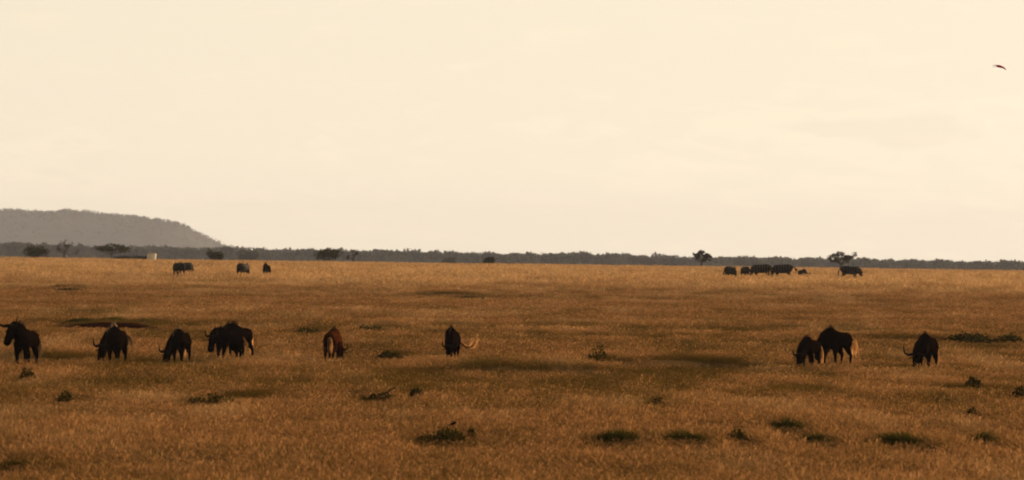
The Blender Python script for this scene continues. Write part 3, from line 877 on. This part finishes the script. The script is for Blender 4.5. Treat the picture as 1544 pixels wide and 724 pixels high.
for sg in (1, -1):
    mb = MB(); mb.tube([(.012, sg*.022, .038), (-.02, sg*.024, .026), (-.06, sg*.010, .008)], [(.004, .010), (.005, .016), (.002, .003)], 6); mb.build('wing', m_bird2, root)
    mb = MB(); mb.tube([(.0, sg*.008, .012), (.0, sg*.003, .0)], [.002, .002], 4); mb.build('leg', m_horn, root)
tag(root, 'small black bird perched on the stalk above the leafy bush', 'bird')
b = at(573, 608); e = point(597, 584, b.y) - b; s0 = point(572, 597, b.y) - b
root = empty('dead_stick', b)
mb = MB(); mb.tube([(.0, 0, -.03), s0, s0.lerp(e, .5)+Vector((0, 0, -.004)), e], [.022, .022, .015, .008], 7); mb.build('branch', m_twig, root, True)
mb = MB(); mb.tube([s0.lerp(e, .2), s0.lerp(e, .35)+Vector((-.02, 0, .09))], [.006, .002], 5); mb.build('twig', m_twig, root, True)
tag(root, 'bare dead stick slanting up to the right out of the dark twiggy bush', 'branch')

# ------------------------------------------------------------------ eroded bank on the left
m_soil = simple('red_soil', (0.030, 0.008, 0.004), 1.0, .4, 3.0, spec=0.0)
bk = at(168, 497)
n1, n2 = 60, 9
v, f = [], []
for i in range(n1):
    tt = i/(n1-1); x = (tt-.5)*3.5; e = math.sin(math.pi*tt)**.5
    for j, (yy, zz) in enumerate(((-.25, -.05), (-.12, .05), (-.04, .12), (.0, .18), (.10, .22), (.5, .24), (1.5, .19), (3.0, .10), (4.5, -.08))):
        wob = (float(vnoise(x*3.1+7, j*1.7)) - .5)
        v.append((x, yy + wob*.22 - .3*math.cos(x*1.1), (zz + .05 + wob*.06)*e - .05))
for i in range(n1-1):
    for j in range(n2-1):
        a = i*n2+j; f.append((a, a+n2, a+n2+1, a+1))
o = mesh_obj('earth_bank', v, f, m_soil, smooth=True, loc=bk)
tag(o, 'dark red eroded earth bank with green grass on top at the left', kind='structure')

# ------------------------------------------------------------------ grass: tufts instanced by density
m_grass, t, p, o = mat('dry_grass')
t.nodes.remove(p)
a = N(t, 'ShaderNodeAttribute'); a.attribute_name = 'tint'; a.attribute_type = 'INSTANCER'
pa = N(t, 'ShaderNodeAttribute'); pa.attribute_name = 'part'       # 0 blade, 1 seed head
rp = N(t, 'ShaderNodeNewGeometry')
straw = mixc(t, rp.outputs['Random Per Island'], (0.064, 0.0315, 0.0085), (0.165, 0.089, 0.0255))
seedc = mixc(t, rp.outputs['Random Per Island'], (0.20, 0.098, 0.040), (0.36, 0.195, 0.088))
green = mixc(t, rp.outputs['Random Per Island'], (0.028, 0.024, 0.005), (0.075, 0.054, 0.011))
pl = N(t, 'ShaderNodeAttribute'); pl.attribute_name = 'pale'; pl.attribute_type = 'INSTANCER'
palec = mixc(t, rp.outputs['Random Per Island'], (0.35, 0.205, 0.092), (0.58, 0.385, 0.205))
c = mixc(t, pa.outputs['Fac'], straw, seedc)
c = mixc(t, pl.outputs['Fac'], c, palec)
c = mixc(t, a.outputs['Fac'], c, green)
df = N(t, 'ShaderNodeBsdfDiffuse'); tr = N(t, 'ShaderNodeBsdfTranslucent'); mx = N(t, 'ShaderNodeMixShader')
mx.inputs[0].default_value = .38
t.links.new(c, df.inputs['Color']); t.links.new(c, tr.inputs['Color'])
t.links.new(df.outputs[0], mx.inputs[1]); t.links.new(tr.outputs[0], mx.inputs[2]); t.links.new(mx.outputs[0], o.inputs['Surface'])

tufts = bpy.data.collections.new('grass_tufts')
def tuft(seed, k, seeds):
    r_ = random.Random(seed); v, f, pt = [], [], []
    def add(q, fs, part):
        b = len(v); v.extend(q); f.extend([tuple(i+b for i in g_) for g_ in fs]); pt.extend([part]*len(q))
    for i in range(k):
        a_ = r_.uniform(0, 6.28); rr = r_.uniform(0, .16)
        p0 = Vector((math.cos(a_)*rr, math.sin(a_)*rr, -.02))
        hh = r_.uniform(.45, 1.0)*.215
        ln = Vector((r_.gauss(-.14, .34), r_.gauss(0, .30), 0))*hh*1.3
        p1 = p0 + ln*.3 + Vector((0, 0, hh*.6)); p2 = p0 + ln + Vector((0, 0, hh))
        wdt = r_.uniform(.0014, .0032); b_ = r_.uniform(0, 3.14); sx = Vector((math.cos(b_), math.sin(b_), 0))*wdt
        add([p0-sx, p0+sx, p1+sx*.8, p1-sx*.8, p2+sx*.25, p2-sx*.25], [(0, 1, 2, 3), (3, 2, 4, 5)], 0.0)
        if i < seeds:       # feathery head
            d_ = (p2-p1).normalized(); L_ = r_.uniform(.05, .09)
            q0 = p2 - d_*.01; q1 = p2 + d_*L_*.45 + ln*.1; q2 = p2 + d_*L_ + ln*.3
            s2 = Vector((math.cos(b_), math.sin(b_), 0))*r_.uniform(.004, .008)
            add([q0, q1+s2, q2, q1-s2], [(0, 1, 2, 3)], 1.0)
    me = bpy.data.meshes.new('tuft'); me.from_pydata([tuple(q_) for q_ in v], [], f); me.materials.append(m_grass)
    at_ = me.attributes.new('part', 'FLOAT', 'POINT'); at_.data.foreach_set('value', pt)
    o_ = bpy.data.objects.new('tuft', me); tufts.objects.link(o_)
for s in range(8): tuft(100+s, 16, 5)
for s in range(4): tuft(200+s, 20, 0)

def sample(n0):
    # depth distribution with density n0 / s^2, s = clip(d/100, 1, 5)
    dd = np.linspace(62, 960, 2000); hw = .120*dd + 11
    ss = np.clip(dd/100, 1, 6)
    pdf = n0/ss**2*2*hw; cdf = np.concatenate([[0], np.cumsum((pdf[1:]+pdf[:-1])/2*np.diff(dd))])
    n = int(cdf[-1]); d = np.interp(rng.random(n)*cdf[-1], cdf, dd)
    x = rng.uniform(-1, 1, n)*(.120*d + 11)
    return x, d
gx, gy = sample(66.0)
ss = np.clip(gy/100, 1, 6)
# greenness: banded patches, more in the middle distance
gn = fbm(gx/9.0, gy/7.0, 4); gb = fbm(gx/26.0+30, gy/30.0+3, 3)
mid = np.exp(-((gy-150)/70)**2)
gs = fbm(gx/2.0+9, gy/11.0+60, 3)
st_ = fbm(gx/8.0+51, gy/2.4+77, 3)
gf = fbm(gx/.9+33, gy/7.0+2, 2)
mz = smooth(95, 125, gy)*(1-smooth(180, 270, gy))
g_ = (gn*.35 + gs*.50 + gf*.45 + gb*.25)
g_ = (g_ - g_.mean())/g_.std()
g_ = np.clip(.11 + .32*mz + .30*g_*(.55 + .45*mz), 0, .8)
def patch(px0, px1, py0, py1, amt, hmul=1.0):
    global g_, hm
    a_ = at((px0+px1)/2, py1); b_ = at((px0+px1)/2, py0)
    x0 = at(px0, (py0+py1)/2).x; x1 = at(px1, (py0+py1)/2).x
    u = (gx-(x0+x1)/2)/((x1-x0)/2); w_ = (gy-(a_.y+b_.y)/2)/((b_.y-a_.y)/2)
    k = np.clip(1.2-np.sqrt(np.abs(u)**3+np.abs(w_)**3), 0, 1)*np.clip((fbm(gx/.8+px0, gy/4.0, 3)-.44)*5, 0, 1.2)
    k = np.clip(k, 0, 1)
    g_ = np.maximum(g_, k*amt)
    if hmul != 1.0: hm = hm*(1-k+k*hmul)
hm = (.36 + .55*fbm(gx/6.0+3, gy/9.0+11, 3) + .42*fbm(gx/1.6+13, gy/3.0+1, 3))*(1 + 1.3*smooth(330, 430, gy) - .8*smooth(560, 680, gy))
for k in range(len(SCARPS)):
    t_ = gy - scarp_line(k, gx); wk = scarp_width(k, gx)*np.clip((fbm(gx/.8+5*k, gy/3.0, 3)-.30)*3.2, 0, 1)
    dd_ = SCARPS[k][2]/150.0
    g_ = np.maximum(g_, np.clip(wk*1.3*(smooth(-2.5*dd_, -.5, t_)*(1-smooth(.8, 3.5*dd_, t_))), 0, 1)*np.clip(.55+.8*(fbm(gx/.5+k, gy/1.5, 2)), 0, 1))
    hm = hm*(1 - (.06 if k < 2 else .26)*wk*smooth(-9.0*dd_, -4.0*dd_, t_)*(1-smooth(-.4, .4, t_)))
# short, sparse grass in front of the red bank
keep = np.ones(len(gx), bool)
bt = np.clip(1.25-((gx-bk.x)/2.1)**2-((gy-bk.y-4.0)/5.0)**2, 0, 1)
g_ = np.maximum(g_, np.clip(bt*2, 0, 1)*(.6+.6*fbm(gx/1.5, gy/2, 2)))
fr = (np.abs(gx-bk.x) < 1.75) & (gy > bk.y-9) & (gy < bk.y+.2)
hm = np.where(fr, hm*.35, hm)
onb = (np.abs(gx-bk.x) < 1.7) & (gy > bk.y-.2) & (gy < bk.y+4.2)
gz = terrain(gx, gy)
gz = np.where(onb, gz + .18*np.sqrt(np.maximum(0, np.cos((gx-bk.x)/1.75*1.57))), gz)
for (px_, py_, w_, d_, h_) in PLANTS:      # keep straw off the plants' front
    hit = (np.abs(gx-px_) < w_*.9) & (np.abs(gy-py_+.25) < d_*.7)
    keep &= ~(hit & (rng.random(len(gx)) < .75))
    infront = (np.abs(gx-px_) < w_*.85) & (gy < py_) & (gy > py_-5.0)
    hm = np.where(infront, hm*.58, hm)
    g_ = np.where((np.abs(gx-px_) < w_*1.3) & (np.abs(gy-py_) < 2.2), np.maximum(g_, .15 + .5*fbm(gx/.8, gy/1.2, 2)), g_)
gx, gy, gz, ss, g_, hm = (q[keep] for q in (gx, gy, gz, ss, g_, hm))
n = len(gx)
print('tufts', n)
me = bpy.data.meshes.new('grass'); me.from_pydata(np.stack([gx, gy, gz], 1).tolist(), [], [])
def attr(name, typ, data):
    a_ = me.attributes.new(name, typ, 'POINT')
    a_.data.foreach_set('vector' if typ == 'FLOAT_VECTOR' else 'value', np.ascontiguousarray(data).ravel())
sz_ = hm*rng.uniform(.75, 1.25, n)
sxy = ss**.85
attr('scl', 'FLOAT_VECTOR', np.stack([sxy, sxy, sz_*ss**.12], 1).astype(np.float32))
attr('rot', 'FLOAT_VECTOR', np.stack([np.zeros(n), np.zeros(n), rng.normal(0, .9, n)], 1).astype(np.float32))
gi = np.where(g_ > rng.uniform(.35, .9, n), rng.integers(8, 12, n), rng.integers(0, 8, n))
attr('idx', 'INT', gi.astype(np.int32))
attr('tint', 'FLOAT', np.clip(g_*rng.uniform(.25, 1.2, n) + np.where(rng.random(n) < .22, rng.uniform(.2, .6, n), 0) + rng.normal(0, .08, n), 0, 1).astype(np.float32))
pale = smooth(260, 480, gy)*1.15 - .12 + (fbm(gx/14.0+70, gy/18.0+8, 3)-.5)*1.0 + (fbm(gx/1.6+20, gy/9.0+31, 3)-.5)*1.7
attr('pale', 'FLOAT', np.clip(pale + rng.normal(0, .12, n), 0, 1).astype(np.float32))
grass = bpy.data.objects.new('grass', me); COL.objects.link(grass)
tag(grass, 'knee high dry golden grass with greener bands covering the plain', 'grass', kind='stuff')
ng = bpy.data.node_groups.new('scatter_grass', 'GeometryNodeTree')
ng.interface.new_socket('Geometry', in_out='INPUT', socket_type='NodeSocketGeometry')
ng.interface.new_socket('Geometry', in_out='OUTPUT', socket_type='NodeSocketGeometry')
gi_ = ng.nodes.new('NodeGroupInput'); go_ = ng.nodes.new('NodeGroupOutput')
m2p = ng.nodes.new('GeometryNodeMeshToPoints')
iop = ng.nodes.new('GeometryNodeInstanceOnPoints')
ci = ng.nodes.new('GeometryNodeCollectionInfo')
ci.inputs['Collection'].default_value = tufts
ci.inputs['Separate Children'].default_value = True
ci.inputs['Reset Children'].default_value = True
def named(nm, typ):
    q_ = ng.nodes.new('GeometryNodeInputNamedAttribute'); q_.data_type = typ; q_.inputs['Name'].default_value = nm
    return q_.outputs['Attribute']
ng.links.new(gi_.outputs[0], m2p.inputs['Mesh'])
ng.links.new(m2p.outputs[0], iop.inputs['Points'])
ng.links.new(ci.outputs[0], iop.inputs['Instance'])
iop.inputs['Pick Instance'].default_value = True
ng.links.new(named('idx', 'INT'), iop.inputs['Instance Index'])
e2r = ng.nodes.new('FunctionNodeEulerToRotation')
ng.links.new(named('rot', 'FLOAT_VECTOR'), e2r.inputs[0]); ng.links.new(e2r.outputs[0], iop.inputs['Rotation'])
ng.links.new(named('scl', 'FLOAT_VECTOR'), iop.inputs['Scale'])
ng.links.new(iop.outputs[0], go_.inputs[0])
md = grass.modifiers.new('scatter', 'NODES'); md.node_group = ng

# ------------------------------------------------------------------ haze
mh = bpy.data.materials.new('haze'); mh.use_nodes = True
t = mh.node_tree; t.nodes.clear()
pv = N(t, 'ShaderNodeVolumePrincipled')
pv.inputs['Color'].default_value = (0.60, 0.71, 1.0, 1)
pv.inputs['Density'].default_value = 4.0e-5
pv.inputs['Anisotropy'].default_value = 0.1
ou = N(t, 'ShaderNodeOutputMaterial'); t.links.new(pv.outputs[0], ou.inputs['Volume'])
mb = MB(); box(mb, -4100, 4100, -350, 14100, -60, 80)
hz_o = mb.build('haze', mh)
tag(hz_o, 'thin warm evening haze over the plain', kind='stuff')
